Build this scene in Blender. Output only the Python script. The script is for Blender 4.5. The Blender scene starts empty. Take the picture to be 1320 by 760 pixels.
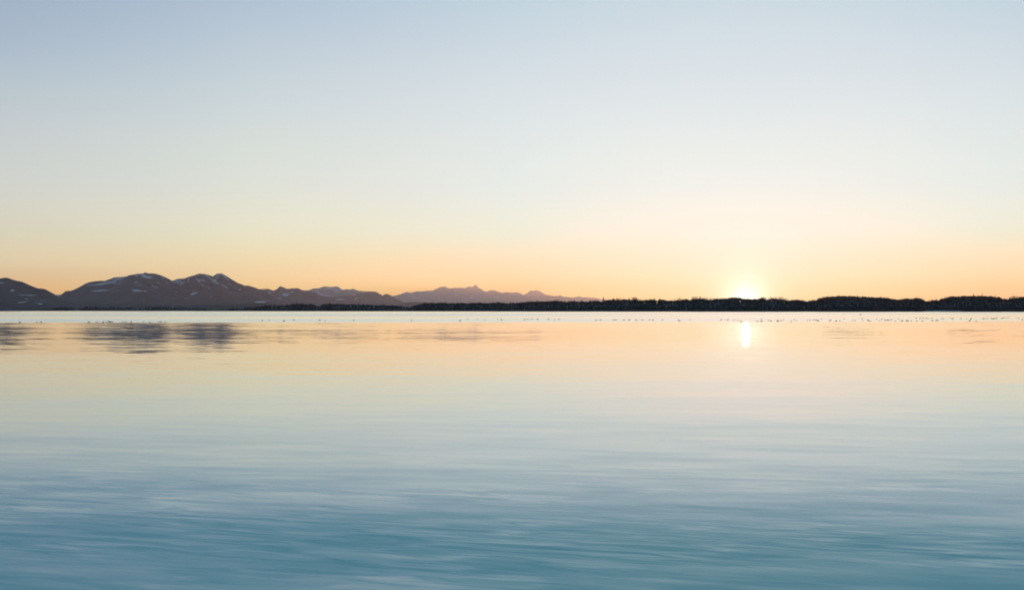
import bpy, bmesh, math, random
import numpy as np
from mathutils import Vector, Matrix

random.seed(7)
rng = np.random.default_rng(11)
SC = bpy.context.scene
COL = SC.collection
PI = math.pi

# ------------------------------------------------------------------ camera
CAM_H = 2.6            # eye height over the lake, metres
F = 1900.0             # focal length in photo pixels (photo 1320 x 760)
ROW0 = 399.5           # row of the true horizon
cam = bpy.data.cameras.new('camera')
cam_o = bpy.data.objects.new('camera', cam)
COL.objects.link(cam_o)
cam_o.location = (0, 0, CAM_H)
cam_o.rotation_euler = (PI / 2, 0, 0)
cam.sensor_width = 36
cam.lens = 36 * F / 1320
cam.shift_y = (ROW0 - 380) / 1320
cam.clip_start = 0.1
cam.clip_end = 300000
SC.camera = cam_o

# ------------------------------------------------------------------ sky
SUN_AZ = math.atan((961 - 660) / F)
SUN_EL = math.atan((ROW0 - 389.0) / F * math.cos(SUN_AZ))
SUN_DIR = Vector((math.sin(SUN_AZ) * math.cos(SUN_EL), math.cos(SUN_AZ) * math.cos(SUN_EL), math.sin(SUN_EL)))

# grading of the sky texture by elevation, for three distances from the sun in azimuth
SKY_Z = [0.0, 0.0055, 0.0155, 0.0305, 0.052, 0.083, 0.114, 0.145, 0.175, 0.204, 0.33, 0.65, 1.0]
#SKYTAB
SKY_AZ = [0.03, 9.0, 18.86, 27.62]
SKY_TAB = [[[0.147, 0.23, 0.042], [0.147, 0.23, 0.042], [0.2, 0.384, 0.351], [0.429, 0.621, 0.78], [0.844, 0.958, 1.22], [1.091, 1.352, 1.567], [1.475, 1.739, 1.867], [1.837, 2.08, 2.132], [2.208, 2.458, 2.418], [2.561, 2.789, 2.623], [3.275, 3.824, 3.263], [4.209, 6.397, 5.64], [6.426, 11.558, 10.9]], [[0.401, 0.238, 0.0], [0.401, 0.238, 0.0], [0.531, 0.442, 0.196], [0.819, 0.807, 0.732], [0.98, 1.207, 1.278], [1.381, 1.611, 1.707], [1.836, 2.011, 1.959], [2.255, 2.373, 2.226], [2.548, 2.645, 2.454], [2.773, 2.943, 2.652], [3.089, 3.685, 3.188], [3.866, 6.181, 5.555], [6.411, 11.562, 10.915]], [[0.946, 0.627, 0.005], [0.946, 0.627, 0.005], [1.272, 0.952, 0.379], [1.511, 1.284, 0.81], [1.817, 1.68, 1.315], [2.297, 2.056, 1.697], [2.76, 2.43, 1.934], [3.06, 2.704, 2.23], [3.241, 2.876, 2.422], [3.242, 2.947, 2.575], [3.205, 3.693, 3.158], [3.681, 5.939, 5.45], [6.431, 11.572, 10.919]], [[1.48, 0.745, 0.019], [1.48, 0.745, 0.019], [1.907, 1.133, 0.403], [2.151, 1.554, 0.987], [2.326, 1.797, 1.309], [2.844, 2.179, 1.705], [3.255, 2.491, 1.935], [3.352, 2.696, 2.16], [3.29, 2.696, 2.299], [3.262, 2.777, 2.435], [3.326, 3.715, 3.145], [3.787, 6.089, 5.582], [6.428, 11.554, 10.9]]]
#ENDSKYTAB
SKY_NORM = 12.0

world = bpy.data.worlds.new('World')
SC.world = world
world.use_nodes = True
nt = world.node_tree
N, L = nt.nodes, nt.links


def nd(tree, typ, **kw):
    n = tree.nodes.new(typ)
    for k, v in kw.items():
        setattr(n, k, v)
    return n


def link(tree, a, b):
    tree.links.new(a, b)


def mth(tree, op, a, b=None, c=None, clamp=False):
    n = tree.nodes.new('ShaderNodeMath')
    n.operation = op
    n.use_clamp = clamp
    for i, v in enumerate((a, b, c)):
        if v is None:
            continue
        if isinstance(v, (int, float)):
            n.inputs[i].default_value = v
        else:
            tree.links.new(v, n.inputs[i])
    return n.outputs[0]


def smooth(tree, x, a, b, lo=0.0, hi=1.0):
    n = tree.nodes.new('ShaderNodeMapRange')
    n.interpolation_type = 'SMOOTHSTEP'
    n.inputs[1].default_value = a
    n.inputs[2].default_value = b
    n.inputs[3].default_value = lo
    n.inputs[4].default_value = hi
    if isinstance(x, (int, float)):
        n.inputs[0].default_value = x
    else:
        tree.links.new(x, n.inputs[0])
    return n.outputs[0]


def mixc(tree, f, a, b, blend='MIX'):
    n = tree.nodes.new('ShaderNodeMix')
    n.data_type = 'RGBA'
    n.blend_type = blend
    n.clamp_factor = True
    for i, v in ((0, f), (6, a), (7, b)):
        if isinstance(v, (int, float)):
            n.inputs[i].default_value = v
        elif isinstance(v, (tuple, list)):
            n.inputs[i].default_value = tuple(v) + ((1,) if len(v) == 3 else ())
        else:
            tree.links.new(v, n.inputs[i])
    return n.outputs[2]


sky = nd(nt, 'ShaderNodeTexSky', sky_type='NISHITA', sun_disc=False)
sky.sun_elevation = SUN_EL
sky.sun_rotation = SUN_AZ
sky.air_density = 0.35
sky.dust_density = 0.1
sky.ozone_density = 1.0
geo = nd(nt, 'ShaderNodeNewGeometry')
tc = nd(nt, 'ShaderNodeTexCoord')
sep = nd(nt, 'ShaderNodeSeparateXYZ')
link(nt, tc.outputs['Generated'], sep.inputs[0])
zc = mth(nt, 'MAXIMUM', sep.outputs[2], 0.0)
u = mth(nt, 'SQRT', zc)
az = mth(nt, 'MULTIPLY', mth(nt, 'SUBTRACT', mth(nt, 'ARCTAN2', sep.outputs[0], sep.outputs[1]), SUN_AZ), 180 / PI)
az = mth(nt, 'ABSOLUTE', az)


def ramp(tree, fac, zs, cols):
    r = tree.nodes.new('ShaderNodeValToRGB')
    cr = r.color_ramp
    cr.interpolation = 'LINEAR'
    while len(cr.elements) < len(zs):
        cr.elements.new(0.5)
    for e, z, c in zip(cr.elements, zs, cols):
        e.position = math.sqrt(z)
    for e, z, c in zip(cr.elements, zs, cols):
        e.color = (c[0] / SKY_NORM, c[1] / SKY_NORM, c[2] / SKY_NORM, 1)
    tree.links.new(fac, r.inputs[0])
    return r.outputs[0]


rs = [ramp(nt, u, SKY_Z, t) for t in SKY_TAB]
grade = rs[0]
for k_ in range(1, len(rs)):
    mr = nd(nt, 'ShaderNodeMapRange')
    mr.inputs[1].default_value = SKY_AZ[k_ - 1]
    mr.inputs[2].default_value = SKY_AZ[k_]
    link(nt, az, mr.inputs[0])
    f_ = mr.outputs[0]
    if k_ == 1:
        f_ = mth(nt, 'POWER', f_, 1.6)
    grade = mixc(nt, f_, grade, rs[k_])
mul = nd(nt, 'ShaderNodeVectorMath', operation='MULTIPLY')
link(nt, sky.outputs[0], mul.inputs[0])
link(nt, grade, mul.inputs[1])
# the solar disc itself with its close aureole, by angle from the sun's direction
dot = nd(nt, 'ShaderNodeVectorMath', operation='DISTANCE')
link(nt, tc.outputs['Generated'], dot.inputs[0])
dot.inputs[1].default_value = SUN_DIR
ang = dot.outputs['Value']
disc = smooth(nt, ang, 0.0049, 0.0044)
aur = mth(nt, 'POWER', 2.718, mth(nt, 'MULTIPLY', ang, -1 / 0.0064))
aur2 = mth(nt, 'POWER', 2.718, mth(nt, 'MULTIPLY', ang, -1 / 0.021))


def vscale(tree, col, s, k):
    n = tree.nodes.new('ShaderNodeVectorMath')
    n.operation = 'SCALE'
    n.inputs[0].default_value = [c * k for c in col]
    tree.links.new(s, n.inputs['Scale'])
    return n.outputs[0]


def vadd(tree, a, b):
    n = tree.nodes.new('ShaderNodeVectorMath')
    n.operation = 'ADD'
    tree.links.new(a, n.inputs[0])
    tree.links.new(b, n.inputs[1])
    return n.outputs[0]


tot = vscale(nt, (1, 1, 1), mth(nt, 'ADD', 0.0, 0.0), 0.0)
SUN_DISC, AUR1, AUR2 = 150.0, 26.0, 4.0
skyv = nd(nt, 'ShaderNodeVectorMath', operation='SCALE')
link(nt, mul.outputs[0], skyv.inputs[0])
skyv.inputs['Scale'].default_value = SKY_NORM
out = vadd(nt, skyv.outputs[0], vscale(nt, (1.0, 0.8, 0.5), disc, SUN_DISC))
out = vadd(nt, out, vscale(nt, (1.0, 0.9, 0.9), aur, AUR1))
out = vadd(nt, out, vscale(nt, (0.8, 0.86, 1.0), aur2, AUR2))
bg = N['Background']
link(nt, out, bg.inputs[0])
bg.inputs[1].default_value = 0.12

# ------------------------------------------------------------------ sun
sun = bpy.data.lights.new('sun_lamp', 'SUN')
sun.energy = 1.4
sun.angle = math.radians(0.53)
sun.color = (1.0, 0.52, 0.22)
sun_o = bpy.data.objects.new('sun_lamp', sun)
COL.objects.link(sun_o)
sun_o.rotation_euler = (-SUN_DIR).to_track_quat('-Z', 'Y').to_euler()

SC.view_settings.view_transform = 'Standard'
SC.view_settings.look = 'None'
SC.view_settings.exposure = 0.0
SC.view_settings.gamma = 1.0
SC.view_settings.use_curve_mapping = False
SC.cycles.use_denoising = True
SC.cycles.max_bounces = 6
SC.cycles.sample_clamp_indirect = 6.0
SC.cycles.volume_bounces = 1
SC.render.film_transparent = False


# ------------------------------------------------------------------ helpers
def tag(o, label=None, cat=None, group=None, kind=None):
    if label:
        o['label'] = label
    if cat:
        o['category'] = cat
    if group:
        o['group'] = group
    if kind:
        o['kind'] = kind
    return o


def mesh_np(name, V, Fc, smooth_=False):
    """mesh data from a vertex array and a face array / list"""
    me = bpy.data.meshes.new(name)
    me.from_pydata([tuple(v) for v in V], [], [tuple(int(i) for i in f) for f in Fc])
    if smooth_:
        me.polygons.foreach_set('use_smooth', [True] * len(me.polygons))
    me.update()
    return me


def tri_mesh(name, V, T):
    """fast path: numpy triangles"""
    me = bpy.data.meshes.new(name)
    V = np.asarray(V, np.float32)
    T = np.asarray(T, np.int32)
    me.vertices.add(len(V))
    me.vertices.foreach_set('co', V.ravel())
    me.loops.add(T.size)
    me.loops.foreach_set('vertex_index', T.ravel())
    me.polygons.add(len(T))
    me.polygons.foreach_set('loop_start', np.arange(0, T.size, 3, dtype=np.int32))
    me.polygons.foreach_set('loop_total', np.full(len(T), 3, np.int32))
    me.update(calc_edges=True)
    me.validate()
    return me


def link_mesh(name, me, mat, parent=None):
    o = bpy.data.objects.new(name, me)
    if mat and not me.materials:
        me.materials.append(mat)
    COL.objects.link(o)
    if parent:
        o.parent = parent
    return o


def at(px, row, Y):
    """the point at distance Y that the photo shows at pixel (px, row)"""
    return Vector(((px - 660) / F * Y, Y, CAM_H + (ROW0 - row) / F * Y))


def vnoise(x, y, seed=0):
    """value noise, 0..1"""
    x = np.asarray(x, float)
    y = np.asarray(y, float)
    xi, yi = np.floor(x).astype(np.int64), np.floor(y).astype(np.int64)
    fx, fy = x - xi, y - yi
    fx, fy = fx * fx * (3 - 2 * fx), fy * fy * (3 - 2 * fy)

    def h(i, j):
        n = (i * 374761393 + j * 668265263 + seed * 974711) & 0xffffffff
        n = ((n ^ (n >> 13)) * 1274126177) & 0xffffffff
        return ((n ^ (n >> 16)) & 0xffff) / 65535.0
    return (h(xi, yi) * (1 - fx) + h(xi + 1, yi) * fx) * (1 - fy) + (h(xi, yi + 1) * (1 - fx) + h(xi + 1, yi + 1) * fx) * fy


def fbm(x, y, octv=4, seed=0):
    s, a, t = 0, 1.0, 0
    for k in range(octv):
        s = s + a * vnoise(np.asarray(x) * 2 ** k, np.asarray(y) * 2 ** k, seed + k)
        t += a
        a *= 0.5
    return s / t


def ridged(x, y, octv=4, seed=0):
    s, a, t = 0, 1.0, 0
    for k in range(octv):
        s = s + a * (1 - np.abs(2 * vnoise(np.asarray(x) * 2 ** k, np.asarray(y) * 2 ** k, seed + k) - 1))
        t += a
        a *= 0.5
    return s / t


def prof(pts):
    xs = np.array([p[0] for p in pts], float)
    ys = np.array([p[1] for p in pts], float)
    return lambda px: np.interp(px, xs, ys)


# ------------------------------------------------------------------ materials
def mat_new(name):
    m = bpy.data.materials.new(name)
    m.use_nodes = True
    t = m.node_tree
    return m, t, t.nodes['Principled BSDF']


def noise(t, vec, scale, detail=2.0, rough=0.5, dist=0.0, dim='3D'):
    n = t.nodes.new('ShaderNodeTexNoise')
    n.noise_dimensions = dim
    n.inputs['Scale'].default_value = scale
    n.inputs['Detail'].default_value = detail
    n.inputs['Roughness'].default_value = rough
    n.inputs['Distortion'].default_value = dist
    if vec is not None:
        t.links.new(vec, n.inputs['Vector'])
    return n


def mapping(t, vec, scale=(1, 1, 1), rot=0.0, loc=(0, 0, 0)):
    n = t.nodes.new('ShaderNodeMapping')
    n.inputs['Scale'].default_value = scale
    n.inputs['Rotation'].default_value = (0, 0, rot)
    n.inputs['Location'].default_value = loc
    t.links.new(vec, n.inputs['Vector'])
    return n.outputs[0]


def simple_mat(name, c1, c2, scale=1.0, rough=0.85):
    m, t, b = mat_new(name)
    p = t.nodes.new('ShaderNodeNewGeometry')
    n = noise(t, p.outputs['Position'], scale, 4)
    link(t, mixc(t, smooth(t, n.outputs[0], 0.3, 0.7), c1, c2), b.inputs['Base Color'])
    b.inputs['Roughness'].default_value = rough
    b.inputs['Specular IOR Level'].default_value = 0.2
    return m


def foliage_mat(name, c1, c2, transl):
    m = bpy.data.materials.new(name)
    m.use_nodes = True
    t = m.node_tree
    t.nodes.remove(t.nodes['Principled BSDF'])
    o = t.nodes['Material Output']
    p = t.nodes.new('ShaderNodeNewGeometry')
    n = noise(t, p.outputs['Position'], 0.3, 3)
    c = mixc(t, smooth(t, n.outputs[0], 0.3, 0.7), c1, c2)
    d = t.nodes.new('ShaderNodeBsdfDiffuse')
    tr = t.nodes.new('ShaderNodeBsdfTranslucent')
    mx = t.nodes.new('ShaderNodeMixShader')
    mx.inputs[0].default_value = transl
    link(t, c, d.inputs[0])
    link(t, c, tr.inputs[0])
    link(t, d.outputs[0], mx.inputs[1])
    link(t, tr.outputs[0], mx.inputs[2])
    link(t, mx.outputs[0], o.inputs[0])
    return m


def water_mat():
    m, t, b = mat_new('lake_water')
    g = t.nodes.new('ShaderNodeNewGeometry')
    P = g.outputs['Position']
    s = t.nodes.new('ShaderNodeSeparateXYZ')
    link(t, P, s.inputs[0])
    X, Y = s.outputs[0], s.outputs[1]
    # a breeze ruffles the lake from about 235 m out; nearer in it lies calm
    en = noise(t, mapping(t, P, (0.02, 0.05, 1)), 1.0, 3, dim='2D')
    edge = mth(t, 'SUBTRACT', Y, mth(t, 'MULTIPLY', X, 0.135))
    edge = mth(t, 'ADD', edge, mth(t, 'MULTIPLY', mth(t, 'SUBTRACT', en.outputs[0], 0.5), 34))
    ruff = smooth(t, edge, 303, 335)
    gust = noise(t, mapping(t, P, (0.0012, 0.0064, 1)), 1.0, 2, dim='2D')
    lane = mth(t, 'MULTIPLY', smooth(t, Y, 576, 724), smooth(t, Y, 1150, 940))
    lane = mth(t, 'MULTIPLY', lane, smooth(t, X, 160, -160))
    gst = smooth(t, mth(t, 'ADD', gust.outputs[0], mth(t, 'MULTIPLY', lane, 0.3)), 0.36, 0.8)
    near = smooth(t, Y, 40, 12)              # ripples of the shallows
    nearv = smooth(t, Y, 30, 11.5)

    def slope(scale, rot, dist, detail, loc=(0, 0, 0), rough=0.5):
        n = noise(t, mapping(t, mapping(t, P, (1, 1, 1), rot), (scale[0], scale[1], 1), 0.0, loc), 1.0, detail, rough, dist, '2D')
        v = t.nodes.new('ShaderNodeVectorMath')
        v.operation = 'SUBTRACT'
        link(t, n.outputs['Color'], v.inputs[0])
        v.inputs[1].default_value = (0.5, 0.5, 0.5)
        return v.outputs[0]

    def amp(v, a):
        n = t.nodes.new('ShaderNodeVectorMath')
        n.operation = 'SCALE'
        link(t, v, n.inputs[0])
        if isinstance(a, (int, float)):
            n.inputs['Scale'].default_value = a
        else:
            link(t, a, n.inputs['Scale'])
        return n.outputs[0]

    big = noise(t, mapping(t, P, (0.16, 0.33, 1), 0.12, (3, 7, 0)), 1.0, 2, dim='2D')
    sw = noise(t, mapping(t, mapping(t, P, (1, 1, 1), 0.18), (0.06, 0.21, 1), 0.0, (1, 2, 0)), 1.0, 2, 0.5, 0.8, dim='2D')
    swell = smooth(t, sw.outputs[0], 0.30, 0.70, 0.3, 1.6)
    patch = smooth(t, big.outputs[0], 0.3, 0.7, 0.35, 1.25)
    A = amp(slope((1.0, 4.8), 0.36, 0.8, 2.5), mth(t, 'MULTIPLY', mth(t, 'MULTIPLY', nearv, patch), 0.13))
    B = amp(slope((0.40, 1.4), 0.20, 0.5, 2.0, (9, 4, 0)), mth(t, 'ADD', mth(t, 'MULTIPLY', near, 0.042), 0.016))
    Cc = amp(slope((0.10, 0.37), -0.05, 0.4, 2.0, (2, 8, 0)), mth(t, 'ADD', mth(t, 'MULTIPLY', near, 0.06), 0.0125))
    D = amp(slope((0.03, 0.12), 0.03, 0.3, 2.0), 0.010)
    tot = vadd(t, vadd(t, A, B), vadd(t, Cc, D))
    ss = t.nodes.new('ShaderNodeSeparateXYZ')
    link(t, tot, ss.inputs[0])
    cmb = t.nodes.new('ShaderNodeCombineXYZ')
    link(t, mth(t, 'MULTIPLY', ss.outputs[0], 0.35), cmb.inputs[0])
    # on average one sees more of the faces that lean to the viewer
    lean = mth(t, 'MULTIPLY', ruff, mth(t, 'ADD', 0.008, mth(t, 'MULTIPLY', gst, 0.03)))
    lean = mth(t, 'ADD', mth(t, 'ADD', lean, smooth(t, Y, 120, 280, 0.0006, 0.006)), mth(t, 'ADD', mth(t, 'MULTIPLY', near, 0.012), mth(t, 'MULTIPLY', mth(t, 'MULTIPLY', mth(t, 'POWER', nearv, 1.6), swell), 0.040)))
    lean = mth(t, 'SUBTRACT', lean, mth(t, 'MULTIPLY', mth(t, 'MULTIPLY', smooth(t, Y, 27, 64), smooth(t, Y, 235, 148)), 0.001))
    link(t, mth(t, 'SUBTRACT', ss.outputs[1], lean), cmb.inputs[1])
    cmb.inputs[2].default_value = 1.0
    nz = t.nodes.new('ShaderNodeVectorMath')
    nz.operation = 'NORMALIZE'
    link(t, cmb.outputs[0], nz.inputs[0])
    link(t, nz.outputs[0], b.inputs['Normal'])
    r = mth(t, 'MULTIPLY', ruff, mth(t, 'ADD', 0.02, mth(t, 'MULTIPLY', gst, 0.03)))
    r = mth(t, 'ADD', r, mth(t, 'ADD', 0.01, mth(t, 'MULTIPLY', near, 0.035)))
    link(t, r, b.inputs['Roughness'])
    b.inputs['Base Color'].default_value = (0.03, 0.43, 0.39, 1)
    b.inputs['IOR'].default_value = 1.5
    b.inputs['Specular IOR Level'].default_value = 0.5
    return m


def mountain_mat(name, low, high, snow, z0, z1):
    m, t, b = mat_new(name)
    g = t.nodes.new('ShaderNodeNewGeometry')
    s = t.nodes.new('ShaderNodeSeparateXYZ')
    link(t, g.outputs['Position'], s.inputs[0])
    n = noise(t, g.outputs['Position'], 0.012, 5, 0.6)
    base = mixc(t, smooth(t, s.outputs[2], z0, z1), low, high)  # woods to rock by height, with valley shade and sunset warmth painted in
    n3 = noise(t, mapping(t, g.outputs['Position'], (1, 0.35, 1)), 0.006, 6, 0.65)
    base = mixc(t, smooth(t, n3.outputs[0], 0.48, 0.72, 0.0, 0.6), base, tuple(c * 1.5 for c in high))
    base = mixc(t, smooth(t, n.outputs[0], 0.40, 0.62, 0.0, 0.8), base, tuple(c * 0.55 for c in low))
    a = t.nodes.new('ShaderNodeAttribute')
    a.attribute_name = 'snow'
    n2 = noise(t, g.outputs['Position'], 0.03, 5, 0.65)
    f = mth(t, 'ADD', a.outputs['Fac'], mth(t, 'MULTIPLY', mth(t, 'SUBTRACT', n2.outputs[0], 0.5), 0.9))
    link(t, mixc(t, smooth(t, f, 0.28, 0.85), base, snow), b.inputs['Base Color'])
    b.inputs['Roughness'].default_value = 0.95
    b.inputs['Specular IOR Level'].default_value = 0.1
    return m


M = {}
M['water'] = water_mat()
M['ground'] = simple_mat('wooded_ground', (0.008, 0.010, 0.008), (0.018, 0.017, 0.013), 0.05)
M['sand'] = simple_mat('gravel_shore', (0.30, 0.27, 0.23), (0.42, 0.38, 0.33), 0.2)
M['bark'] = simple_mat('bark', (0.03, 0.022, 0.016), (0.06, 0.045, 0.032), 1.2)
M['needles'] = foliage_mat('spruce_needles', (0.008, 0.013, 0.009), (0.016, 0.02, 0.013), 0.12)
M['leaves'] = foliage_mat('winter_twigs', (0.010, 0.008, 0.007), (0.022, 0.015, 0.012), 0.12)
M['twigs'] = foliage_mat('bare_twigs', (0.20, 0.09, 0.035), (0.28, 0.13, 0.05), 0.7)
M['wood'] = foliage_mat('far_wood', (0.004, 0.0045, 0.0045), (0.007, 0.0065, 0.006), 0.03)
M['plumage'] = simple_mat('dark_plumage', (0.012, 0.011, 0.010), (0.03, 0.026, 0.022), 6.0, 0.6)
M['wall'] = simple_mat('lime_plaster', (0.22, 0.22, 0.22), (0.30, 0.29, 0.28), 0.4)
M['roof'] = simple_mat('roof_tiles', (0.10, 0.05, 0.04), (0.15, 0.08, 0.06), 0.8)
M['copper'] = simple_mat('spire_shingles', (0.04, 0.05, 0.05), (0.07, 0.075, 0.07), 0.6)
M['gold'] = simple_mat('dull_gold', (0.35, 0.25, 0.08), (0.45, 0.33, 0.12), 3.0, 0.4)
M['glass'] = simple_mat('dark_panes', (0.02, 0.025, 0.03), (0.04, 0.045, 0.05), 1.0, 0.15)

# ------------------------------------------------------------------ the lake
me = mesh_np('lake', [(-9000, -400, 0), (9000, -400, 0), (9000, 9000, 0), (-9000, 9000, 0)], [(0, 1, 2, 3)])
lake = link_mesh('lake', me, M['water'])
tag(lake, 'calm lake reflecting the sunset sky, ruffled farther out', None, None, 'structure')

# ------------------------------------------------------------------ shore profile
TOP = prof([(-260, 394), (-200, 395), (-120, 397), (-40, 399.6), (0, 400.1), (30, 400.2), (50, 399.4), (59, 398), (74, 395.6), (83, 394.9), (92, 395.3),
    (99, 397), (109, 394.5), (120, 394.3), (133, 395.2), (161, 395.2), (184, 395.7), (193, 394.6), (205, 394.4), (222, 395.6), (240, 395.8),
    (262, 397), (279, 399.3), (290, 398.3), (297, 396.8), (307, 396.6), (320, 395.5), (330, 394.6), (339, 393.3), (353, 392.9),
    (367, 392.4), (376, 390.6), (387, 390.3), (395, 391.4), (403, 391.1), (407, 393.4), (412, 393.8), (416, 390.8), (422, 390.1), (431, 390.8),
    (450, 390.8), (468, 391.5), (486, 392), (505, 392.5), (515, 393.3), (521, 394.6), (532, 393.8), (539, 391.5), (549, 388.9), (560, 389.7),
    (563, 389.6), (568, 388.7), (578, 389.8), (587, 389.2), (601, 389.8), (613, 389), (629, 389.4), (642, 388.1), (648, 389.2), (660, 389.7),
    (669, 389.2), (677, 387.8), (685, 387.2), (695, 387.5), (706, 386.9), (719, 386.4), (732, 387.8), (738, 386.5), (746, 388.2), (749, 387),
    (758, 387.8), (762, 386.4), (770, 386.5), (775, 387.8), (783, 386.4), (788, 384.9), (798, 383), (804, 384.8), (811, 383.5), (821, 382.9),
    (825, 385.5), (834, 385), (845, 384.2), (857, 385.5), (862, 386.8), (870, 384.8), (874, 383.8), (880, 385), (890, 384), (894, 382.2),
    (903, 381.6), (912, 383.6), (920, 383.8), (933, 384), (946, 382.4), (954, 382.6), (961, 383.2), (968, 383.6), (977, 385), (982, 382.8), (990, 383.7),
    (996, 381.6), (1000, 382.2), (1013, 383.6), (1016, 386.2), (1027, 384.8), (1040, 387.2), (1045, 386.6), (1053, 385.7), (1058, 382.3),
    (1072, 380.7), (1082, 380.2), (1093, 380.6), (1106, 381), (1116, 381.4), (1126, 382.2), (1134, 381.8), (1146, 382.9), (1152, 384.5),
    (1164, 384.5), (1171, 382.8), (1173, 385), (1176, 382.9), (1181, 382.2), (1187, 383.6), (1192, 386.6), (1198, 387), (1205, 385.2), (1210, 386),
    (1214, 383.7), (1220, 382.4), (1226, 381), (1242, 380.4), (1259, 380.1), (1276, 380.4), (1287, 381.8), (1298, 385), (1301, 383.3),
    (1309, 380.9), (1320, 381.8), (1340, 381), (1380, 383), (1440, 380), (1520, 383), (1600, 384)])
SHORE = prof([(-260, 4600), (0, 4400), (250, 4150), (300, 3650), (560, 3250), (760, 2920), (960, 2680), (1320, 2550), (1600, 2500)])
TREE_H = 7.0


def tree_height(px):
    """how tall the trees of the crest are, metres"""
    total = CAM_H + (ROW0 - TOP(px)) / F * (SHORE(px) + 190)
    return np.clip(total * 0.32, 1.0, TREE_H)


def base_top(px):
    """ground height of the crest"""
    Yc = SHORE(px) + 190
    k = np.array([-12, -6, 0, 6, 12.0])
    tops = np.max(np.array([TOP(px + q) for q in k]), axis=0)
    return np.maximum(CAM_H + (ROW0 - tops) / F * Yc - tree_height(px), 0.5)


def ground_z(px, d):
    """height of the land d metres behind the shoreline"""
    zc_ = base_top(px)
    s_ = np.clip(d / 190.0, 0, 1)
    s_ = s_ * s_ * (3 - 2 * s_)
    fall = np.clip((d - 260) / 900.0, 0, 1)
    lowz = np.minimum(zc_, 2.0)
    return np.where(d <= 0, -0.6, 0.45 + (zc_ - 0.45) * s_ * (1 - fall) + (lowz - 0.45) * s_ * fall)


# ------------------------------------------------------------------ the land
pxs = np.arange(-260, 1601, 4.0)
deps = np.array([-4, 1.5, 10, 25, 45, 70, 95, 120, 145, 170, 190, 220, 260, 340, 480, 700, 1000, 1300, 2500, 6000, 15000, 42000.0])
V = []
for d in deps:
    Yv = SHORE(pxs) + d
    if d < 0:
        z = np.full_like(pxs, -0.6)
    else:
        z = ground_z(pxs, d) + (fbm(pxs * 0.08, np.full_like(pxs, d * 0.03), 3, 5) - 0.5) * 0.6 * (d > 5) * (d < 1500)
    xx = (pxs - 660) / F * Yv
    V += list(zip(xx, Yv + (0 if d > 2000 else 1) * (fbm(pxs * 0.06, pxs * 0, 3, 9) - .5) * 26, z))
nc = len(pxs)
Fc = [(j * nc + i, j * nc + i + 1, (j + 1) * nc + i + 1, (j + 1) * nc + i) for j in range(len(deps) - 1) for i in range(nc - 1)]
land = link_mesh('land', mesh_np('land', V, Fc, True), M['ground'])
tag(land, 'low dark wooded shore behind the lake', None, None, 'structure')

# a pale gravel strip on the right shore
V, Fc = [], []
bp = np.arange(1190, 1241, 2.5)
for i, p in enumerate(bp):
    Y0 = float(SHORE(p))
    w = math.sin(PI * i / (len(bp) - 1)) ** 0.5
    for d, z in ((-13, 0.35), (-12.5, 0.75), (-10, 0.85 + 1.3 * w), (-2, 0.95 + 1.3 * w), (4, 0.3)):
        V.append(((p - 660) / F * (Y0 + d), Y0 + d, z))
for i in range(len(bp) - 1):
    for k in range(4):
        Fc.append((i * 5 + k, (i + 1) * 5 + k, (i + 1) * 5 + k + 1, i * 5 + k + 1))
beach = link_mesh('beach', mesh_np('beach', V, Fc, True), M['sand'])
tag(beach, 'pale gravel strip at the foot of the right woods', None, None, 'structure')


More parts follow.
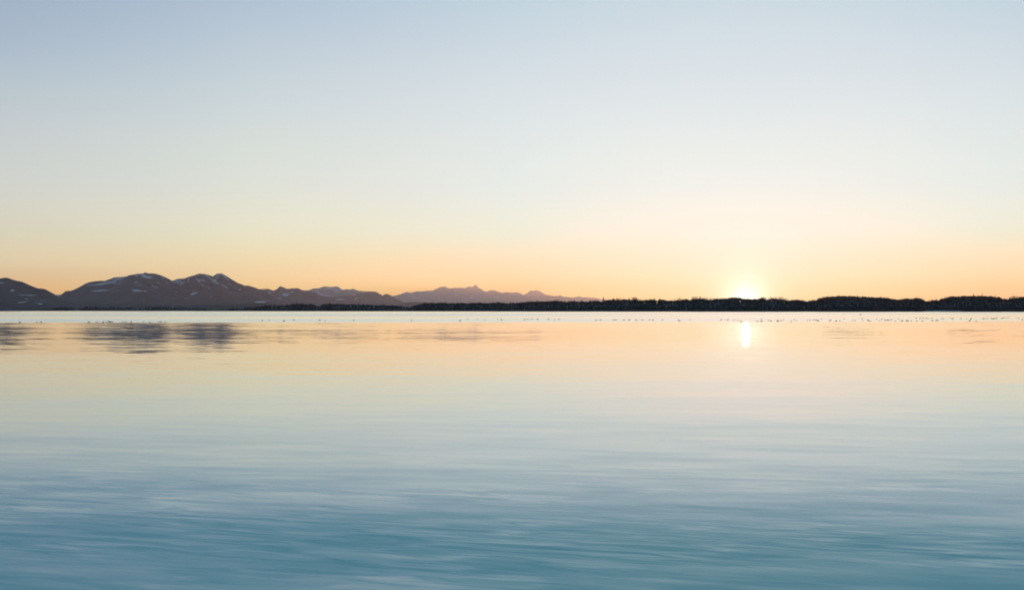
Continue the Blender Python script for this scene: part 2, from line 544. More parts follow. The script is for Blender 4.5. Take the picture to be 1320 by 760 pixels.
# ------------------------------------------------------------------ mountains
def mountain(name, label, crest, D, W, step, rows, mat, snow_spots, seed, gully, crest_noise=0.3, snow_line=None, front_amp=0.35, foot_row=400.5):
    p0, p1 = crest[0][0], crest[-1][0]
    px = np.arange(p0, p1 + step, step)
    cr = prof(crest)(px)
    cr = cr + (fbm(px * 0.45, px * 0, 4, seed) - 0.5) * 2 * crest_noise
    wander = (fbm(px * 0.02, px * 0, 3, seed + 40) - 0.5) * W * 0.5
    Yc = D + wander
    H = np.maximum(CAM_H + (ROW0 - cr) / F * Yc, 4.0)
    ts = np.concatenate([np.linspace(-1, 0, rows), np.linspace(0, 1, 10)[1:]])
    V, S = [], []
    for tt in ts:
        a = abs(tt)
        Yv = Yc + tt * W
        gx = (px - 660) / F * D / gully
        gy = Yv / gully
        g = ridged(gx + 0.35 * fbm(gx * 2, gy * 2, 2, seed + 3), gy * 0.45, 5, seed + 9)
        g2 = fbm(gx * 3.1, gy * 2.2, 4, seed + 17)
        bump = front_amp * (1 - g) * 1.6 + 0.25 * (g2 - 0.3)
        h = H * (1 - a) ** 1.0 * (1 - np.clip(bump, 0, 0.75) * min(1, a * 5) * (1 - a * 0.5))
        # nothing in front may stand above the traced crest line
        h = np.minimum(h, CAM_H + (H - CAM_H) * Yv / Yc * (1 - 0.08 * a))
        if a > 0.995:
            h = np.full_like(px, -2.0)
        X = (px - 660) / F * Yv
        V += list(zip(X, Yv, h))
        row = ROW0 - (h - CAM_H) / Yv * F
        sn = np.zeros_like(px)
        for (sx, sy, rx, ry, rot, st) in snow_spots:
            c, s_ = math.cos(rot), math.sin(rot)
            dx, dy = px - sx, row - sy
            e = ((dx * c + dy * s_) / rx) ** 2 + ((-dx * s_ + dy * c) / ry) ** 2
            sn = np.maximum(sn, st * np.clip(1.35 - 0.85 * np.sqrt(e), 0, 1))
        if snow_line is not None:
            k = fbm(gx * 8.0, gy * 2.2, 4, seed + 31)
            rel = np.clip((snow_line - row) / 10.0, 0, 1)
            sn = np.maximum(sn, np.clip((k - 0.47) * 5, 0, 1) * rel * 0.55 * (0 if tt > 0 else 1))
        S += list(sn)
    n = len(px)
    Fq = [(j * n + i, j * n + i + 1, (j + 1) * n + i + 1, (j + 1) * n + i) for j in range(len(ts) - 1) for i in range(n - 1)]
    me_ = mesh_np(name, V, Fq, True)
    at_ = me_.attributes.new('snow', 'FLOAT', 'POINT')
    at_.data.foreach_set('value', np.array(S, np.float32))
    o_ = link_mesh(name, me_, mat)
    tag(o_, label, None, None, 'structure')
    return o_


SHADED_WOODS_LOW, ROCK_HIGH = (0.007, 0.012, 0.020), (0.07, 0.06, 0.055)  # low tone: dark conifer slopes with cold valley shade painted into the colour
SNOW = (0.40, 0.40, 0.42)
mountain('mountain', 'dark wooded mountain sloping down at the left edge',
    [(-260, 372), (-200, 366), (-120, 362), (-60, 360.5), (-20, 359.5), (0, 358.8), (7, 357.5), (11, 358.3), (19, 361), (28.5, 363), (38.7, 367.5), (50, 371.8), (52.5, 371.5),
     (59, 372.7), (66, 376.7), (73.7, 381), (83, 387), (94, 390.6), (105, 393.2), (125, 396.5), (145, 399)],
    8500, 1900, 0.8, 70, mountain_mat('near_mountain', SHADED_WOODS_LOW, (0.042, 0.031, 0.048), SNOW, 40, 260),
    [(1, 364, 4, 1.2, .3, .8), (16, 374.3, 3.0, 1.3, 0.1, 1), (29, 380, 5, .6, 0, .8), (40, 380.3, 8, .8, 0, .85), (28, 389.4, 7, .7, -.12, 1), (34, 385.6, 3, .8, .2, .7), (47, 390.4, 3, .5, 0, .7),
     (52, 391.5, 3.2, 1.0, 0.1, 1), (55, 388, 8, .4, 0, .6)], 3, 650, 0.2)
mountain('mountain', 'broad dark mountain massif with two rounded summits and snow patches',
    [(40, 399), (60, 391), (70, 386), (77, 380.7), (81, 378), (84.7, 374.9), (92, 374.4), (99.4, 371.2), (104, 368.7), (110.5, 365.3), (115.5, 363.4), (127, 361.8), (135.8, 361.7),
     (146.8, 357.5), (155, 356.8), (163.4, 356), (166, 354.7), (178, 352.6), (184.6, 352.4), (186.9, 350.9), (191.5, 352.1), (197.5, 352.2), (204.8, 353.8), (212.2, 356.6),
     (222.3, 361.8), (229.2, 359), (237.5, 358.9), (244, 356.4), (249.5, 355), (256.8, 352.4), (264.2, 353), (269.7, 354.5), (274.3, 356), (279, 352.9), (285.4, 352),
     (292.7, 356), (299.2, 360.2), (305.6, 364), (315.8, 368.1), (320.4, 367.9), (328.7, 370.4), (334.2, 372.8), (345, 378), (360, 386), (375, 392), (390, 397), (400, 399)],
    11500, 2600, 0.7, 80, mountain_mat('high_mountain', SHADED_WOODS_LOW, (0.088, 0.058, 0.082), SNOW, 60, 330),
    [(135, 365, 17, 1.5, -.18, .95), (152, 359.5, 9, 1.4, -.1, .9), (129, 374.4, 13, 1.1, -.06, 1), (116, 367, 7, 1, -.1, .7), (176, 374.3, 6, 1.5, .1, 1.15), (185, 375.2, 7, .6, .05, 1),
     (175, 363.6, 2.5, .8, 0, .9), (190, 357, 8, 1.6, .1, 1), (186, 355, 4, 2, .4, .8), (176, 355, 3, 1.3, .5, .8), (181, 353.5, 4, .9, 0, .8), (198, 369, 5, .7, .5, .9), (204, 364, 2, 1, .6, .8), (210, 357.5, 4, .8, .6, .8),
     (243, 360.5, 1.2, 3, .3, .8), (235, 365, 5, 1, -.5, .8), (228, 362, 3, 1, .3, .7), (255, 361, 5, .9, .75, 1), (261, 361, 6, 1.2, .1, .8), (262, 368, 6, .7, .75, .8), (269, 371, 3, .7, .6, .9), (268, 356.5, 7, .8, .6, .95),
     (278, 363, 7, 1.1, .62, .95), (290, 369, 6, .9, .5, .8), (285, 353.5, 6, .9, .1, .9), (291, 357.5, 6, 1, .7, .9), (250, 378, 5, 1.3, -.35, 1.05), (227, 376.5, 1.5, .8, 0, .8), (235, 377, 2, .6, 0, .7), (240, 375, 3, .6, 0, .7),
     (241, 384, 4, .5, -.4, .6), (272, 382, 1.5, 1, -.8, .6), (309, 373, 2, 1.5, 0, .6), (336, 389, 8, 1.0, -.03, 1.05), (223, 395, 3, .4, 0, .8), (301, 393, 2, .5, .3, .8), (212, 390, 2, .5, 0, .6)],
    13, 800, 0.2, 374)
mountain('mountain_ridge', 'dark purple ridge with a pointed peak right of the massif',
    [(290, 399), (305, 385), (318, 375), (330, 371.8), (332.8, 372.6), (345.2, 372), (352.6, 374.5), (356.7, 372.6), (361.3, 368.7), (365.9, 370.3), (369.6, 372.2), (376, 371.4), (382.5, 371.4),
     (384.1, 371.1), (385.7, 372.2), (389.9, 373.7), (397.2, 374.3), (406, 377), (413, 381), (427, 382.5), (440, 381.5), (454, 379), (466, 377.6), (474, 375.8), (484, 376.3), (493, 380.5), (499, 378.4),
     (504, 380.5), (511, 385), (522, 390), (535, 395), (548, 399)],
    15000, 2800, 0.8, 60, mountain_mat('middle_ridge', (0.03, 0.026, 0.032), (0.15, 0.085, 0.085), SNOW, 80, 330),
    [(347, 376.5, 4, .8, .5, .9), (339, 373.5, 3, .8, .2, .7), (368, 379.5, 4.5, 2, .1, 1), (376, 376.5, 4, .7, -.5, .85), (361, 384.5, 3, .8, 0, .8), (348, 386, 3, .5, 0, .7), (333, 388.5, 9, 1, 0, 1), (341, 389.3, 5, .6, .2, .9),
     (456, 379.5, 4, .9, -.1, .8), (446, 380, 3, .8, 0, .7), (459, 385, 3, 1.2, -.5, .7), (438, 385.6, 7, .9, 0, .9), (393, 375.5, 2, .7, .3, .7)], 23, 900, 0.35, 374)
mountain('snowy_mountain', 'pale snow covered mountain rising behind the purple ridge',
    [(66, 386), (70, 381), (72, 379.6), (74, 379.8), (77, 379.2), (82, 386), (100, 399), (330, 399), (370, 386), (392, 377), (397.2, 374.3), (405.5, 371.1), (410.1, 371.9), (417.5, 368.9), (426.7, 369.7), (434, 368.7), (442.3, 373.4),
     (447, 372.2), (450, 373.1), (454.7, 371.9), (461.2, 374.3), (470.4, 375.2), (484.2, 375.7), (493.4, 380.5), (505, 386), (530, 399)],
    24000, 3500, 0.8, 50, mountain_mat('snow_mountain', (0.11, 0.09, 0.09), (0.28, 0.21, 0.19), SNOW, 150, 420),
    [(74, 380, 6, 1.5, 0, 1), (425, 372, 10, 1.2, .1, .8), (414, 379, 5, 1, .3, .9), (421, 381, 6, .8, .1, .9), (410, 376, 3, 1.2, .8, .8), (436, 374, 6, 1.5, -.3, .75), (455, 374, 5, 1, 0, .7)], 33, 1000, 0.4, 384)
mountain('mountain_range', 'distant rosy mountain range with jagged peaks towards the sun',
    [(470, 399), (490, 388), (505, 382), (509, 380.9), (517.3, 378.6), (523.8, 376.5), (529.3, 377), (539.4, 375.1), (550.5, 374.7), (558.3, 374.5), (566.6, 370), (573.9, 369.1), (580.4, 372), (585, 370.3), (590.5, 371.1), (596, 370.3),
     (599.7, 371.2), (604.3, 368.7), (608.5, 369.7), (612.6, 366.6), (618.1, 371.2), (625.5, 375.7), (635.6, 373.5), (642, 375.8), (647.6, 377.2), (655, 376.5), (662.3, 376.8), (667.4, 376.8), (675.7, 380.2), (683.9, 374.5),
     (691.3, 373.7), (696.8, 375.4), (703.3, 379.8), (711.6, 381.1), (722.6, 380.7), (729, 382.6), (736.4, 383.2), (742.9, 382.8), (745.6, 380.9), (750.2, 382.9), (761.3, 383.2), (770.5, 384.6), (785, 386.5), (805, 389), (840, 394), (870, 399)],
    36000, 4500, 0.9, 50, mountain_mat('far_range', (0.16, 0.08, 0.07), (0.42, 0.20, 0.14), SNOW, 150, 720),  # rosy sunset glow of the hazy air is painted into the rock colour
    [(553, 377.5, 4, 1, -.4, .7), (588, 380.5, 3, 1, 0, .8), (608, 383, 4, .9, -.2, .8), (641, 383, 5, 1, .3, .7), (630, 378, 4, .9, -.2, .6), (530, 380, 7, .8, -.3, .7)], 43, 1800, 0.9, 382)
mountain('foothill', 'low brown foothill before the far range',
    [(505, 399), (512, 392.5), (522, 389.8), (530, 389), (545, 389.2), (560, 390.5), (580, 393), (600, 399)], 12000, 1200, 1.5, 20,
    mountain_mat('foothill_woods', SHADED_WOODS_LOW, (0.05, 0.045, 0.04), SNOW, 30, 120), [], 53, 500, 0.15)
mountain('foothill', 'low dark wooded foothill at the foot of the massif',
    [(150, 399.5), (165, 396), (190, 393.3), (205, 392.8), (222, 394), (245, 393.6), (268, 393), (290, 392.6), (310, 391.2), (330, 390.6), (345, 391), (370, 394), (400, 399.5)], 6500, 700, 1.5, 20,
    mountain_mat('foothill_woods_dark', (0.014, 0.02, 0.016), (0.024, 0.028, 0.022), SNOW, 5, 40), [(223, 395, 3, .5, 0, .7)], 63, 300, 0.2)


# ------------------------------------------------------------------ trees
def tube_arrays(p, q, r0, r1, n=5):
    p, q = np.array(p, float), np.array(q, float)
    d = q - p
    d = d / (np.linalg.norm(d) + 1e-9)
    a = np.cross(d, (0.31, 0.2, 0.93) if abs(d[2]) < 0.9 else (1, 0.1, 0))
    a /= np.linalg.norm(a)
    b = np.cross(d, a)
    V, T = [], []
    for k in range(n):
        w = 2 * PI * k / n
        o = a * math.cos(w) + b * math.sin(w)
        V.append(p + o * r0)
        V.append(q + o * r1)
    for k in range(n):
        i, j = 2 * k, 2 * ((k + 1) % n)
        T += [(i, j, j + 1), (i, j + 1, i + 1)]
    return np.array(V), np.array(T)


def joinp(parts):
    Vs, Ts, o = [], [], 0
    for v, t in parts:
        Vs.append(v)
        Ts.append(t + o)
        o += len(v)
    return np.concatenate(Vs), np.concatenate(Ts)


def leaf_cloud(n, centre_fn, size, r):
    """n small triangles; centre_fn(r) gives a centre and an outward direction"""
    V = np.zeros((n * 3, 3))
    for i in range(n):
        c, up = centre_fn(r)
        u1 = r.normal(size=3)
        u1 = u1 / np.linalg.norm(u1)
        u2 = np.cross(u1, r.normal(size=3))
        u2 /= np.linalg.norm(u2) + 1e-9
        s = size * (0.6 + 0.8 * r.random())
        V[3 * i] = c + u1 * s
        V[3 * i + 1] = c - u1 * s * 0.5 + u2 * s * 0.8
        V[3 * i + 2] = c - u1 * s * 0.5 - u2 * s * 0.8 + np.array(up) * s * 0.2
    return V, np.arange(n * 3).reshape(n, 3)


# unit trees: height 1, base at 0
def conifer(seed, fat):
    r = np.random.default_rng(seed)
    trunk = tube_arrays((0, 0, 0), (0, 0, 0.93), 0.022, 0.004, 6)
    parts = []
    z = 0.10
    while z < 0.985:
        rad = fat * (1 - z) ** 0.85 * (0.85 + 0.3 * r.random()) + 0.006
        nb = 7 if z < 0.8 else 5
        for k in range(nb):
            w = 2 * PI * (k + r.random() * 0.7) / nb
            rr = rad * (0.7 + 0.5 * r.random())
            tip = np.array((math.cos(w) * rr, math.sin(w) * rr, z - 0.35 * rr - 0.01))
            side = np.array((-math.sin(w), math.cos(w), 0)) * rr * 0.42
            root = np.array((0, 0, z + 0.035))
            mid = root * 0.45 + tip * 0.55
            V = np.array((root, mid + side, tip, mid - side, mid + (0, 0, -0.03)))
            parts.append((V, np.array(((0, 1, 4), (1, 2, 4), (2, 3, 4), (3, 0, 4)))))
        z += 0.045 + 0.02 * r.random()
    return trunk, joinp(parts)


def broadleaf(seed, wide, n=260, size=0.04, low=0.0):
    r = np.random.default_rng(seed)
    tp = [tube_arrays((0, 0, 0), (0.01, 0, 0.42), 0.03, 0.02, 6)]
    blobs = []
    for k in range(9):
        w = 2 * PI * k / 9 + r.random()
        rr = wide * (0.25 + 0.6 * r.random())
        zz = low + 0.15 + (0.62 - low * .5) * r.random()
        c = np.array((math.cos(w) * rr, math.sin(w) * rr, zz))
        blobs.append((c, 0.11 + 0.08 * r.random()))
        tp.append(tube_arrays((0.01, 0, 0.28 + 0.12 * r.random()), c, 0.012, 0.003, 4))
    blobs.append((np.array((0.02, 0, 0.86)), 0.12))
    blobs.append((np.array((-0.05, 0.03, 0.72)), 0.17))
    tp.append(tube_arrays((0.01, 0, 0.4), (0.02, 0, 0.9), 0.018, 0.003, 5))

    def cf(r_):
        c, R_ = blobs[r_.integers(len(blobs))]
        d = r_.normal(size=3)
        d /= np.linalg.norm(d)
        p = c + d * R_ * r_.random() ** 0.4
        p[2] = min(p[2], 1.0)
        return p, d
    return joinp(tp), leaf_cloud(n, cf, size, r)


def bush(seed):
    """a broad crown that reaches down to the ground, as inside a closed wood"""
    r = np.random.default_rng(seed)

    def cf(r_):
        d = r_.normal(size=3)
        d /= np.linalg.norm(d)
        p = d * r_.random() ** 0.33 * np.array((0.36, 0.36, 0.5)) + np.array((0, 0, 0.5))
        return p, d
    return leaf_cloud(105, cf, 0.13, r)


BUSH = [bush(31), bush(32), bush(33)]


def bare(seed, wide):
    """leafless tree: limbs, branches and fine twigs"""
    r = np.random.default_rng(seed)
    tp = [tube_arrays((0, 0, 0), (0.01, 0, 0.36), 0.028, 0.02, 6), tube_arrays((0.01, 0, 0.36), (0.0, 0.01, 0.8), 0.02, 0.006, 5)]
    tw = []

    def twig(p, d, l):
        q = p + d * l
        a = np.cross(d, r.normal(size=3))
        a = a / (np.linalg.norm(a) + 1e-9) * 0.0075
        tw.append((np.array((p - a, p + a, q)), np.array(((0, 1, 2),))))
        return q
    for k in range(13):
        w = 2 * PI * k / 13 * 3 + r.random()
        z0 = 0.26 + 0.5 * r.random()
        reach = wide * (0.55 + 0.5 * r.random()) * (1.15 - 0.6 * z0)
        p = np.array((0.008, 0, z0))
        q = np.array((math.cos(w) * reach, math.sin(w) * reach, min(z0 + 0.12 + 0.22 * r.random(), 0.9)))
        tp.append(tube_arrays(p, q, 0.012, 0.004, 4))
        for j in range(8):
            s = 0.35 + 0.65 * r.random()
            b0 = p + (q - p) * s
            d = (q - p) / np.linalg.norm(q - p) * 0.6 + r.normal(size=3) * 0.5 + np.array((0, 0, 0.6))
            d /= np.linalg.norm(d)
            b1 = twig(b0, d, 0.12 * (0.6 + 0.6 * r.random()))
            for i in range(4):
                d2 = d + r.normal(size=3) * 0.55
                d2 /= np.linalg.norm(d2)
                twig(b0 + (b1 - b0) * (0.4 + 0.6 * r.random()), d2, 0.085 * (0.6 + 0.6 * r.random()))
    V, T = joinp(tw)
    V[:, 2] = np.minimum(V[:, 2], 1.0)
    return joinp(tp), (V, T)


KIND = {
    'conifer': [conifer(1, 0.17), conifer(2, 0.21), conifer(3, 0.14), conifer(4, 0.24)],
    'leafy': [broadleaf(11, 0.30), broadleaf(12, 0.38), broadleaf(13, 0.25), broadleaf(14, 0.33)],
    'bare': [bare(21, 0.40), bare(22, 0.48), bare(23, 0.34), bare(24, 0.42)],
}
CROWN_MAT = {'conifer': 'needles', 'leafy': 'leaves', 'bare': 'twigs'}
KMESH = {}
for k, vs in KIND.items():
    KMESH[k] = []
    for (tv, tt), (cv, ct) in vs:
        a = tri_mesh('trunk', tv, tt)
        a.materials.append(M['bark'])
        b_ = tri_mesh('crown', cv, ct)
        b_.materials.append(M[CROWN_MAT[k]])
        KMESH[k].append((a, b_))


def in_bare(px):
    for a, b_ in ((792, 802), (808, 824), (842, 850), (867, 880), (886, 921), (984, 1015), (1303, 1316)):
        if a <= px <= b_:
            return True
    return False


def pick_kind(px, r):
    if in_bare(px):
        return 'bare' if r.random() < 0.85 else 'leafy'
    if px > 1016:
        return 'conifer' if r.random() < 0.62 else 'leafy'
    if px > 700:
        return 'leafy' if r.random() < 0.6 else ('conifer' if r.random() < 0.6 else 'bare')
    return 'leafy' if r.random() < 0.6 else 'conifer'


# the wood as a mass: rows of trees from the water's edge up to just below the crest
r = np.random.default_rng(77)
parts_v, parts_t, off = [], [], 0
for d in (4, 14, 28, 46, 68, 95, 125, 150, 168, 182, 194, 206):
    px = -255.0
    while px < 1590:
        px += (3.4 if d < 20 or d > 140 else 4.6) * (0.6 + 0.8 * r.random())
        Y = float(SHORE(px)) + d + r.normal() * 4
        zb = float(ground_z(px, d))
        top_allowed = CAM_H + (ROW0 - float(TOP(px)) - (2.4 if in_bare(px) else 0.4 + 1.1 * r.random())) / F * Y - zb
        full = float(tree_height(px))
        h = min(max(full, top_allowed if d > 140 else 0) * (0.82 + 0.25 * r.random()), top_allowed) if d > 10 else min((2.5 + 6 * r.random()), full, top_allowed)
        if h < 0.8:
            continue
        kd = 'leafy' if r.random() < (0.65 if d < 140 else 0.85) else 'conifer'
        (tv, tt), (cv, ct) = KIND[kd][r.integers(4)]
        if kd == 'leafy':
            cv, ct = BUSH[r.integers(3)]
        if len(ct) > 110:
            sel = r.choice(len(ct), 110, replace=False)
            ids = ct[sel].ravel()
            v = cv[ids].copy()
            t_ = np.arange(len(ids)).reshape(-1, 3)
            g_ = v.reshape(-1, 3, 3)
            c_ = g_.mean(1, keepdims=True)
            v = (c_ + (g_ - c_) * 1.9).reshape(-1, 3)
        else:
            v, t_ = cv.copy(), ct
        w = r.random() * 6.28
        sw = h * (0.95 + 0.5 * r.random())
        x = v[:, 0] * math.cos(w) - v[:, 1] * math.sin(w)
        y = v[:, 0] * math.sin(w) + v[:, 1] * math.cos(w)
        parts_v.append(np.stack([x * sw + (px - 660) / F * Y, y * sw + Y, v[:, 2] * h * 1.02 + zb - 0.15], 1))
        parts_t.append(t_ + off)
        off += len(v)
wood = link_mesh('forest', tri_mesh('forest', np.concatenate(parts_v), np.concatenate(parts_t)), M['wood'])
tag(wood, 'dense dark wood covering the far shore down to the water', 'forest', None, 'stuff')

# the trees that draw the skyline: each a tree of its own
ZONES = [(-300, 285, 'low tree on the faint far shore under the left mountains', 'trees under the left mountains'),
         (285, 414, 'dark tree on the headland shore under the purple ridge', 'trees on the headland'),
         (414, 548, 'dark tree in the level treeline left of the knoll', 'trees of the level treeline'),
         (548, 777, 'dark tree in the treeline under the rosy far mountains', 'trees under the far range'),
         (777, 948, 'tree on the low crest between church spire and sun', 'trees between spire and sun'),
         (948, 1045, 'backlit tree on the crest directly around the setting sun', 'trees around the sun'),
         (1045, 1196, 'dark tree on the wooded hill just right of the sun', 'trees on the hill right of the sun'),
         (1196, 1700, 'dark tree on the wooded hill at the right edge', 'trees on the right edge hill')]


def place_tree(px, row_top, Y, zb, kind, var, width, label, group, sway=0.0):
    h = CAM_H + (ROW0 - row_top) / F * Y - zb
    if h < 0.7:
        return None
    nm = {'conifer': 'conifer_tree', 'leafy': 'tree', 'bare': 'bare_tree'}[kind]
    e = bpy.data.objects.new(nm, None)
    COL.objects.link(e)
    e.empty_display_size = 1
    e.location = ((px - 660) / F * Y, Y, zb - 0.2)
    e.rotation_euler = (sway, sway * 0.6, r.random() * 6.28)
    h += 0.2
    e.scale = (h * width, h * width, h)
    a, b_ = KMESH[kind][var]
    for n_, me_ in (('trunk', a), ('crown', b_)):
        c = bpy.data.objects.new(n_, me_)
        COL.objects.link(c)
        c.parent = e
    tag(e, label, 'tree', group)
    return e


special = [(573.8, 386.8, 'conifer', 2, 1.0, 'tall narrow dark tree standing out of the treeline below the rosy range'),
           (300.3, 394.0, 'conifer', 2, 1.5, 'small spiky conifer at the start of the headland under the massif'),
           (506.0, 392.1, 'leafy', 0, 1.2, 'round tree standing alone in the dip of the treeline left of the knoll'),
           (1049.0, 383.9, 'conifer', 2, 1.1, 'slender conifer in the dip right of the sun, before the hill rises'),
           (1043.6, 385.6, 'conifer', 0, 1.2, 'short conifer in the dip right of the sun, left of a slender taller one'),
           (1206.4, 384.1, 'conifer', 0, 1.1, 'single pointed conifer in the notch between the two right hills'),
           (1302.0, 383.0, 'conifer', 2, 1.2, 'pointed conifer right of the small gap near the right edge')]
for (px, rt, kd, vr, wd, lb) in special:
    Y = float(SHORE(px)) + 196
    place_tree(px, rt, Y, float(ground_z(px, 196)), kd, vr, wd, lb, None)
count = 0
px = -40.0
while px < 1400 and count < 283:
    px += 4.75 * (0.55 + 0.9 * r.random())
    if abs(px - 777.9) < 5:
        continue
    d = 176 + 34 * r.random()
    Y = float(SHORE(px)) + d
    zb = float(ground_z(px, d))
    kd = pick_kind(px, r)
    rt = float(TOP(px)) + 1.5 * r.random() - 0.9 - (2.6 * r.random() ** 2 if kd == 'conifer' else 0)
    for z0, z1, lb, gp in ZONES:
        if z0 <= px < z1:
            break
    wd = {'conifer': 0.7, 'leafy': 1.2, 'bare': 1.25}[kd] * (0.8 + 0.5 * r.random())
    if place_tree(px, rt, Y, zb, kd, int(r.integers(4)), wd, lb, gp, 0.03 * r.normal()):
        count += 1


# ------------------------------------------------------------------ buildings
def box(bm, x0, x1, y0, y1, z0, z1):
    vs = [bm.verts.new(p) for p in ((x0, y0, z0), (x1, y0, z0), (x1, y1, z0), (x0, y1, z0), (x0, y0, z1), (x1, y0, z1), (x1, y1, z1), (x0, y1, z1))]
    for f in ((0, 3, 2, 1), (4, 5, 6, 7), (0, 1, 5, 4), (1, 2, 6, 5), (2, 3, 7, 6), (3, 0, 4, 7)):
        bm.faces.new([vs[i] for i in f])


def bm_obj(name, bm, mat, parent=None):
    me_ = bpy.data.meshes.new(name)
    bm.normal_update()
    bm.to_mesh(me_)
    bm.free()
    return link_mesh(name, me_, mat, parent)


def gable(bm, x0, x1, y0, y1, z0, z1, ov=0.4):
    """ridge along x"""
    ym = (y0 + y1) / 2
    a = [bm.verts.new(p) for p in ((x0 - ov, y0 - ov, z0), (x1 + ov, y0 - ov, z0), (x1 + ov, y1 + ov, z0), (x0 - ov, y1 + ov, z0), (x0 - ov, ym, z1), (x1 + ov, ym, z1))]
    for f in ((0, 1, 5, 4), (2, 3, 4, 5), (0, 4, 3), (1, 2, 5), (0, 3, 2, 1)):
        bm.faces.new([a[i] for i in f])


# village church: its spire pricks the skyline
Yc = float(SHORE(777.9)) + 215
zb = float(ground_z(777.9, 215)) - 0.3
ztop = CAM_H + (ROW0 - 381.2) / F * Yc
zeave = CAM_H + (ROW0 - 386.0) / F * Yc
ch = bpy.data.objects.new('church', None)
COL.objects.link(ch)
ch.location = ((777.9 - 660) / F * Yc, Yc, zb)
tag(ch, 'village church whose slim pointed spire pricks above the treeline', 'church')
tz = zeave - zb
hz = ztop - zb
bm = bmesh.new()
box(bm, -1.7, 1.7, -1.7, 1.7, 0, tz)
tw_ = bm_obj('tower', bm, M['wall'], ch)
bm = bmesh.new()
box(bm, -0.45, 0.45, -1.76, -1.703, tz - 2.2, tz - 0.8)
bm_obj('belfry_opening', bm, M['glass'], tw_)
bm = bmesh.new()
rings = [(tz + 0.003, 2.0), (tz + 0.5, 1.65), (tz + 1.1, 1.25), (tz + 2.4, 0.95), (hz - 1.2, 0.12), (hz - 0.9, 0.03)]
prev = None
for z, rad in rings:
    ring = [bm.verts.new((rad * math.cos(PI / 8 + k * PI / 4), rad * math.sin(PI / 8 + k * PI / 4), z)) for k in range(8)]
    if prev:
        for k in range(8):
            bm.faces.new((prev[k], prev[(k + 1) % 8], ring[(k + 1) % 8], ring[k]))
    prev = ring
bm.faces.new(prev)
spire = bm_obj('spire', bm, M['copper'], ch)
bm = bmesh.new()
box(bm, -0.05, 0.05, -0.05, 0.05, hz - 1.0, hz)
box(bm, -0.32, 0.32, -0.04, 0.04, hz - 0.48, hz - 0.38)
bm_obj('cross', bm, M['gold'], spire)
bm = bmesh.new()
box(bm, 1.71, 13, -3.2, 3.2, 0, max(2.5, tz * 0.45))
nave = bm_obj('nave', bm, M['wall'], ch)
bm = bmesh.new()
gable(bm, 2.15, 13, -3.2, 3.2, max(2.5, tz * 0.45) + 0.003, max(2.5, tz * 0.45) + 3.6)
bm_obj('roof', bm, M['roof'], nave)


def house(px, row, d, w, dp, hw, hr, label, rz):
    for d in range(8, 180, 4):         # up the slope until the ground is high enough
        Y = float(SHORE(px)) + d
        z = CAM_H + (ROW0 - row) / F * Y
        if float(ground_z(px, d)) + hw > z:
            break
    e = bpy.data.objects.new('house', None)
    COL.objects.link(e)
    zg = float(ground_z(px, d)) - 0.2
    e.location = ((px - 660) / F * Y, Y, zg)
    e.rotation_euler = (0, 0, rz)
    tag(e, label, 'house')
    bm = bmesh.new()
    box(bm, -w / 2, w / 2, -dp / 2, dp / 2, 0, hw)
    wl = bm_obj('wall', bm, M['wall'], e)
    bm = bmesh.new()
    gable(bm, -w / 2, w / 2, -dp / 2, dp / 2, hw + 0.003, hw + hr)
    bm_obj('roof', bm, M['roof'], e)
    for k in (-1, 0, 1):
        bm = bmesh.new()
        box(bm, k * w * 0.3 - 0.45, k * w * 0.3 + 0.45, -dp / 2 - 0.06, -dp / 2 - 0.003, hw - 2.0, hw - 0.7)
        bm_obj('window', bm, M['glass'], wl)
    return e


house(858.9, 394.4, 30, 4.5, 4, 3.2, 1.8, 'small pale house among the dark trees left of the sun', 0.2)
house(708.0, 394.3, 34, 4.5, 4, 3.2, 1.8, 'small pale house in the dark wood below the far peak', -0.3)
house(677.0, 397.0, 16, 4.0, 4, 2.6, 1.6, 'small pale house near the water below the far range', 0.1)
house(1232.5, 392.6, 40, 5.0, 4, 3.2, 1.8, 'small pale house on the slope of the right wooded hill', 0.15)

# ------------------------------------------------------------------ water birds
def bird_mesh(head_up):
    bm = bmesh.new()
    prof_ = [(-0.30, 0.005, 0.105), (-0.26, 0.03, 0.10), (-0.18, 0.075, 0.085), (-0.06, 0.105, 0.075), (0.06, 0.105, 0.07), (0.15, 0.08, 0.075), (0.205, 0.045, 0.10)]
    if head_up:
        prof_ += [(0.20, 0.034, 0.16), (0.20, 0.03, 0.205), (0.215, 0.042, 0.24), (0.25, 0.042, 0.255), (0.28, 0.022, 0.245), (0.33, 0.010, 0.24)]
    else:
        prof_ += [(0.22, 0.036, 0.13), (0.235, 0.042, 0.16), (0.265, 0.040, 0.17), (0.295, 0.022, 0.16), (0.335, 0.009, 0.152)]
    prev = None
    n = 8
    for i, (x, rad, z) in enumerate(prof_):
        nx = prof_[min(i + 1, len(prof_) - 1)]
        pv = prof_[max(i - 1, 0)]
        dx, dz = nx[0] - pv[0], nx[2] - pv[2]
        l = math.hypot(dx, dz) or 1
        ux, uz = -dz / l, dx / l
        ring = []
        for k in range(n):
            w = 2 * PI * k / n
            a, b_ = math.cos(w) * rad, math.sin(w) * rad * 0.9
            ring.append(bm.verts.new((x + ux * b_, a, z + uz * b_)))
        if prev:
            for k in range(n):
                bm.faces.new((prev[k], prev[(k + 1) % n], ring[(k + 1) % n], ring[k]))
        else:
            bm.faces.new(list(reversed(ring)))
        prev = ring
    bm.faces.new(prev)
    me_ = bpy.data.meshes.new('water_bird')
    bm.normal_update()
    bm.to_mesh(me_)
    bm.free()
    for p in me_.polygons:
        p.use_smooth = True
    me_.materials.append(M['plumage'])
    return me_


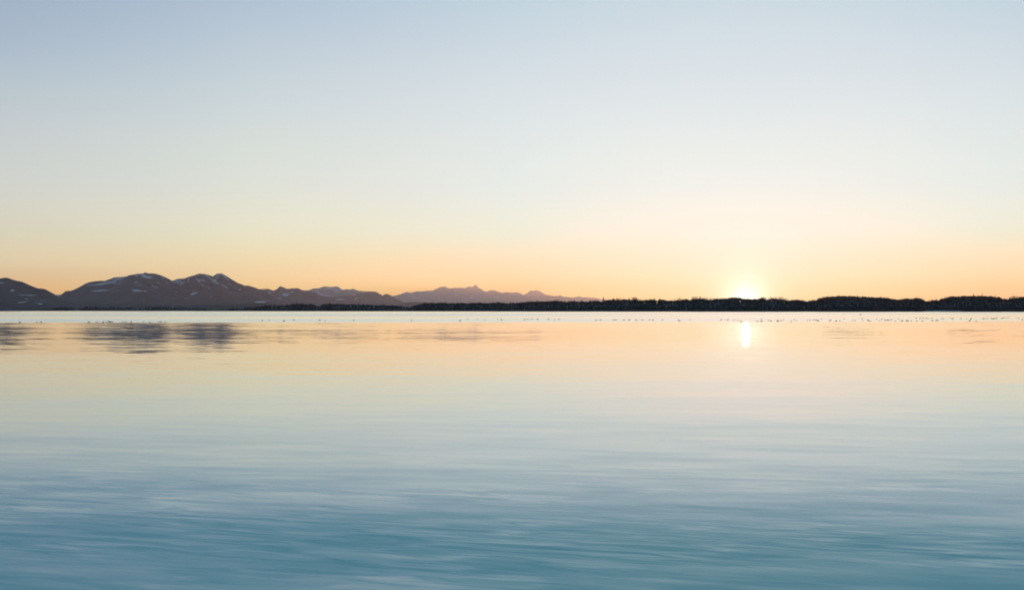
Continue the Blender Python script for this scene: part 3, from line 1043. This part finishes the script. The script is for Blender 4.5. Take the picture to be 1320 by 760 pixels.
BIRDS = [bird_mesh(True), bird_mesh(False)]
FLOCK_LEFT = [(25.7, 415), (47.5, 415), (53, 415), (114.2, 415), (124.5, 414.6), (133, 415), (137, 414.6), (140, 414.3), (141.5, 414.8), (144.5, 414.7), (158, 414.7), (162, 414.7), (169, 414.7),
              (185, 414.4), (193, 414.9), (204, 414.8), (207, 414.6), (213, 414.8)]
FLOCK_MID = [(337.8, 413), (347, 412.6), (366, 413.4), (379, 412.4), (412, 412.6), (418.8, 413), (456, 412.8), (530.4, 412.8), (593, 413.1), (602.5, 411.2), (615.4, 410.9), (625, 411.8), (641, 411.2), (646.5, 411.9),
             (676.5, 411.6), (680.6, 411.2), (686, 411), (693, 411.2), (707, 411.2), (715, 411.8), (720.7, 411.2), (768.5, 412.4), (774, 412)]
FLOCK_SUN = [(791, 412), (794, 412), (804.5, 412.1), (811, 412), (820, 412.1), (828, 412), (837, 412), (841.8, 412.2), (854, 412), (875, 412.7), (876.2, 413.2), (889.7, 412), (929.5, 412.1), (938, 411.9), (946, 411.9), (951, 413),
             (955, 414), (976.5, 414), (981.5, 411.4), (981.8, 414), (990.6, 412.6), (992.7, 413.3), (994, 413.6), (1002, 412.7), (1002.6, 413.8), (1007, 413.2), (1010, 412.1), (1020, 414), (1024, 411.8), (1027, 412.7), (1040.7, 412.8), (1044, 412.4),
             (1049, 412.1), (1052, 412.2), (1055, 413.3)]
FLOCK_RIGHT = [(1054, 413), (1059, 410.5), (1069.4, 413), (1070.2, 412.8), (1077.6, 413.6), (1082.7, 413.2), (1088, 410.5), (1102, 413), (1099, 412.6), (1112, 412.6), (1118.5, 412.2), (1119.6, 413), (1121.6, 413.3), (1111, 410.4), (1130, 411.2), (1137, 411.2),
               (1134, 412.8), (1141, 412.6), (1144, 412.5), (1145.5, 412.3), (1149, 412), (1154, 413.3), (1158.4, 410.7), (1162, 413.6), (1163, 413), (1164, 412.9), (1168.6, 413.2), (1170, 413.3), (1174.7, 413.2), (1181, 409.6), (1182, 413.2), (1186, 410), (1190, 410),
               (1193.8, 410.2), (1194.6, 409.9), (1189, 413.2), (1197, 410.6), (1201.7, 413), (1201, 409.6), (1206.4, 413), (1208.5, 412.7), (1213.5, 410.6), (1216, 410.4), (1225, 409.6), (1228, 410.6), (1239, 410.6), (1246, 410.6), (1250, 413.2), (1251.4, 410.8), (1251.8, 410.4),
               (1258.6, 413.6), (1267, 410.2), (1268, 410.8), (1270, 410), (1273, 410.2), (1278, 409.6), (1279, 410.8), (1281, 410.6), (1282, 410.2), (1283.7, 410), (1285, 410), (1291, 410), (1291.6, 410.1), (1293, 409.2), (1296.4, 409.6), (1299.5, 409), (1312.8, 409.6), (1318, 411.6)]
rb = random.Random(5)
for flock, lab, grp in ((FLOCK_LEFT, 'tiny dark waterbird floating in the row before the left mountains', 'waterbirds before the left mountains'),
                        (FLOCK_MID, 'tiny dark waterbird floating below the middle treeline, left of the spire', 'waterbirds below the middle treeline'),
                        (FLOCK_SUN, 'tiny dark waterbird floating near the sun, right of the spire', 'waterbirds near the sun'),
                        (FLOCK_RIGHT, 'tiny dark waterbird in the large flock on the right of the lake', 'waterbirds of the large right flock')):
    for px, rw in flock:
        Y = CAM_H * F / (rw + 0.4 - ROW0)
        o = bpy.data.objects.new('water_bird', BIRDS[0 if rb.random() < 0.6 else 1])
        COL.objects.link(o)
        s = (0.95 + 0.45 * rb.random()) * max(1.0, Y / 270.0) ** 0.3 * 0.66
        o.location = ((px - 660) / F * Y, Y, -0.035)
        o.rotation_euler = (0, 0, (0 if rb.random() < 0.6 else PI) + rb.gauss(0, 0.4))
        o.scale = (s, s, s * 1.25)
        tag(o, lab, 'bird', grp)
Y = CAM_H * F / (405.9 - ROW0)
o = bpy.data.objects.new('water_bird', BIRDS[0])
COL.objects.link(o)
o.location = ((1109.3 - 660) / F * Y, Y, -0.04)
o.scale = (2, 2, 2)
tag(o, 'single dark waterbird far out, alone above the large right flock', 'bird')

# ------------------------------------------------------------------ evening haze
bm = bmesh.new()
box(bm, -30000, 30000, -3000, 45000, -7.0, 1150)
hm = bpy.data.materials.new('evening_haze')
hm.use_nodes = True
t = hm.node_tree
t.nodes.remove(t.nodes['Principled BSDF'])
pv = t.nodes.new('ShaderNodeVolumePrincipled')
pv.inputs['Color'].default_value = (0.88, 0.83, 1.0, 1)
pv.inputs['Density'].default_value = 0.000017
pv.inputs['Anisotropy'].default_value = 0.7
link(t, pv.outputs[0], t.nodes['Material Output'].inputs['Volume'])
hz_o = bm_obj('haze', bm, hm)
tag(hz_o, 'thin evening haze over lake and mountains', None, None, 'stuff')
